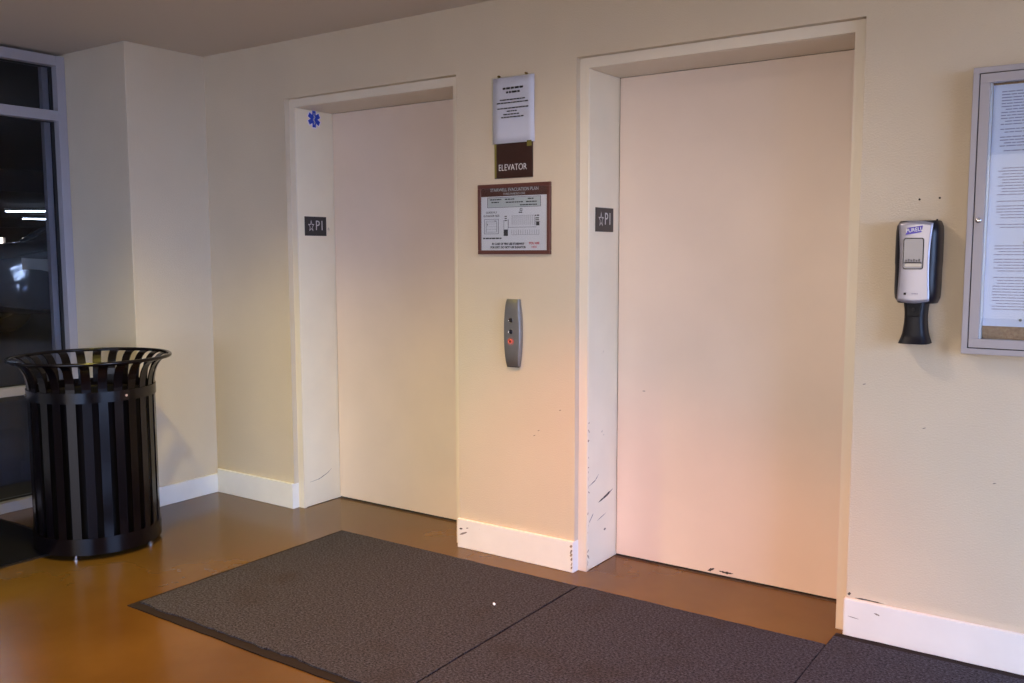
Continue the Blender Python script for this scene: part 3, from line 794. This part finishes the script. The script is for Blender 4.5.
# ------------------------------------------------------------------ light
w = bpy.data.worlds.new('World'); S.world = w; w.use_nodes = True
WN, WL = w.node_tree.nodes, w.node_tree.links
bg = WN['Background']; bg.inputs['Strength'].default_value = 6.0
tcw = WN.new('ShaderNodeTexCoord'); sxyz = WN.new('ShaderNodeSeparateXYZ'); WL.new(tcw.outputs['Generated'], sxyz.inputs[0])
rw = WN.new('ShaderNodeValToRGB'); WL.new(sxyz.outputs['X'], rw.inputs['Fac'])   # bluer sky to the right, neutral overcast behind
rw.color_ramp.elements[0].position = .25; rw.color_ramp.elements[0].color = (.92, .79, .67, 1)
rw.color_ramp.elements[1].position = .65; rw.color_ramp.elements[1].color = (.86, 1.26, 2.25, 1)
WL.new(rw.outputs['Color'], bg.inputs['Color'])

def spot(x, y, z, power, col, size=120, blend=.8, r=.07):
    l = bpy.data.lights.new('downlight', 'SPOT'); l.energy = power; l.color = col; l.spot_size = math.radians(size); l.spot_blend = blend; l.shadow_soft_size = r
    o = bpy.data.objects.new('downlight', l); C.objects.link(o); o.location = (x, y, z); return o
spot(.42, -1.15, CEIL - .03, 54, (1.0, .80, .66), 165, .8, .045)
spot(.42, -1.15, CEIL - .03, 225, (1.0, .29, .13), 88, .6)
spot(-1.15, -1.5, CEIL - .03, 180, (1.0, .80, .16), 125, .8)

# ------------------------------------------------------------------ pieces of parts go one level deeper
NEST = {'notice_sheet': {'printed_text': 'sheet'}, 'elevator_sign': {'lettering': 'plaque', 'tape_residue': 'plaque'},
        'evacuation_plan': {'header_lettering': 'header_band', 'legend_box': 'sheet', 'black_printing': 'sheet', 'grey_plan_drawing': 'sheet', 'red_lettering': 'sheet'},
        'call_panel': {'button_bezel': 'call_button', 'lit_ring': 'call_button', 'arrow': 'call_button'},
        'floor_sign': {'lettering': 'plate'}, 'medical_sticker': {'rod_and_snake': 'blue_star'},
        'hand_sanitizer_dispenser': {'logo_tag': 'face_plate', 'logo_lettering': 'face_plate', 'sensor': 'face_plate', 'small_print': 'face_plate', 'refill_edge': 'sight_window', 'refill_neck': 'sight_window', 'nozzle': 'drip_guard', 'nozzle_recess': 'drip_guard'},
        'notice_case': {'lock': 'door_frame', 'door_glass': 'door_frame'}, 'notice_page': {'printed_text': 'sheet'}, 'ceiling_light': {'tube': 'housing'}}
def base(n): return n.split('.')[0]
for root in [o for o in S.objects if o.parent is None and base(o.name) in NEST]:
    kids = list(root.children); rules = NEST[base(root.name)]
    for k in kids:
        if base(k.name) in rules:
            p = next(q for q in kids if base(q.name) == rules[base(k.name)])
            k.parent = p; k.location = Vector(k.location) - Vector(p.location)
for root in [o for o in S.objects if base(o.name) == 'car']:
    ty = [k for k in root.children if base(k.name) == 'tyre']; ri = [k for k in root.children if base(k.name) == 'wheel_rim']
    for a, b_ in zip(sorted(ty, key=lambda o: o.name), sorted(ri, key=lambda o: o.name)): b_.parent = a

# ------------------------------------------------------------------ camera
cam = bpy.data.cameras.new('camera'); co = bpy.data.objects.new('camera', cam); C.objects.link(co)
cam.sensor_width = 36; cam.sensor_fit = 'HORIZONTAL'; cam.lens = 910.41 / 1024 * 36; cam.clip_start = .05; cam.clip_end = 200
yaw, pitch, roll = .6038, -.0979, -.0025
fw = Vector((-math.sin(yaw) * math.cos(pitch), math.cos(yaw) * math.cos(pitch), math.sin(pitch)))
rt = Vector((math.cos(yaw), math.sin(yaw), 0)); up = rt.cross(fw)
rt, up = math.cos(roll) * rt + math.sin(roll) * up, -math.sin(roll) * rt + math.cos(roll) * up
Mx = Matrix((rt, up, -fw)).transposed().to_4x4(); Mx.translation = Vector((2.0855, -3.3067, 1.3813)); co.matrix_world = Mx
S.camera = co
S.view_settings.view_transform = 'Standard'; S.view_settings.look = 'None'
S.view_settings.exposure = 0; S.view_settings.gamma = 1; S.view_settings.use_curve_mapping = False
S.cycles.use_denoising = True; S.cycles.max_bounces = 8; S.cycles.diffuse_bounces = 5; S.cycles.transparent_max_bounces = 12
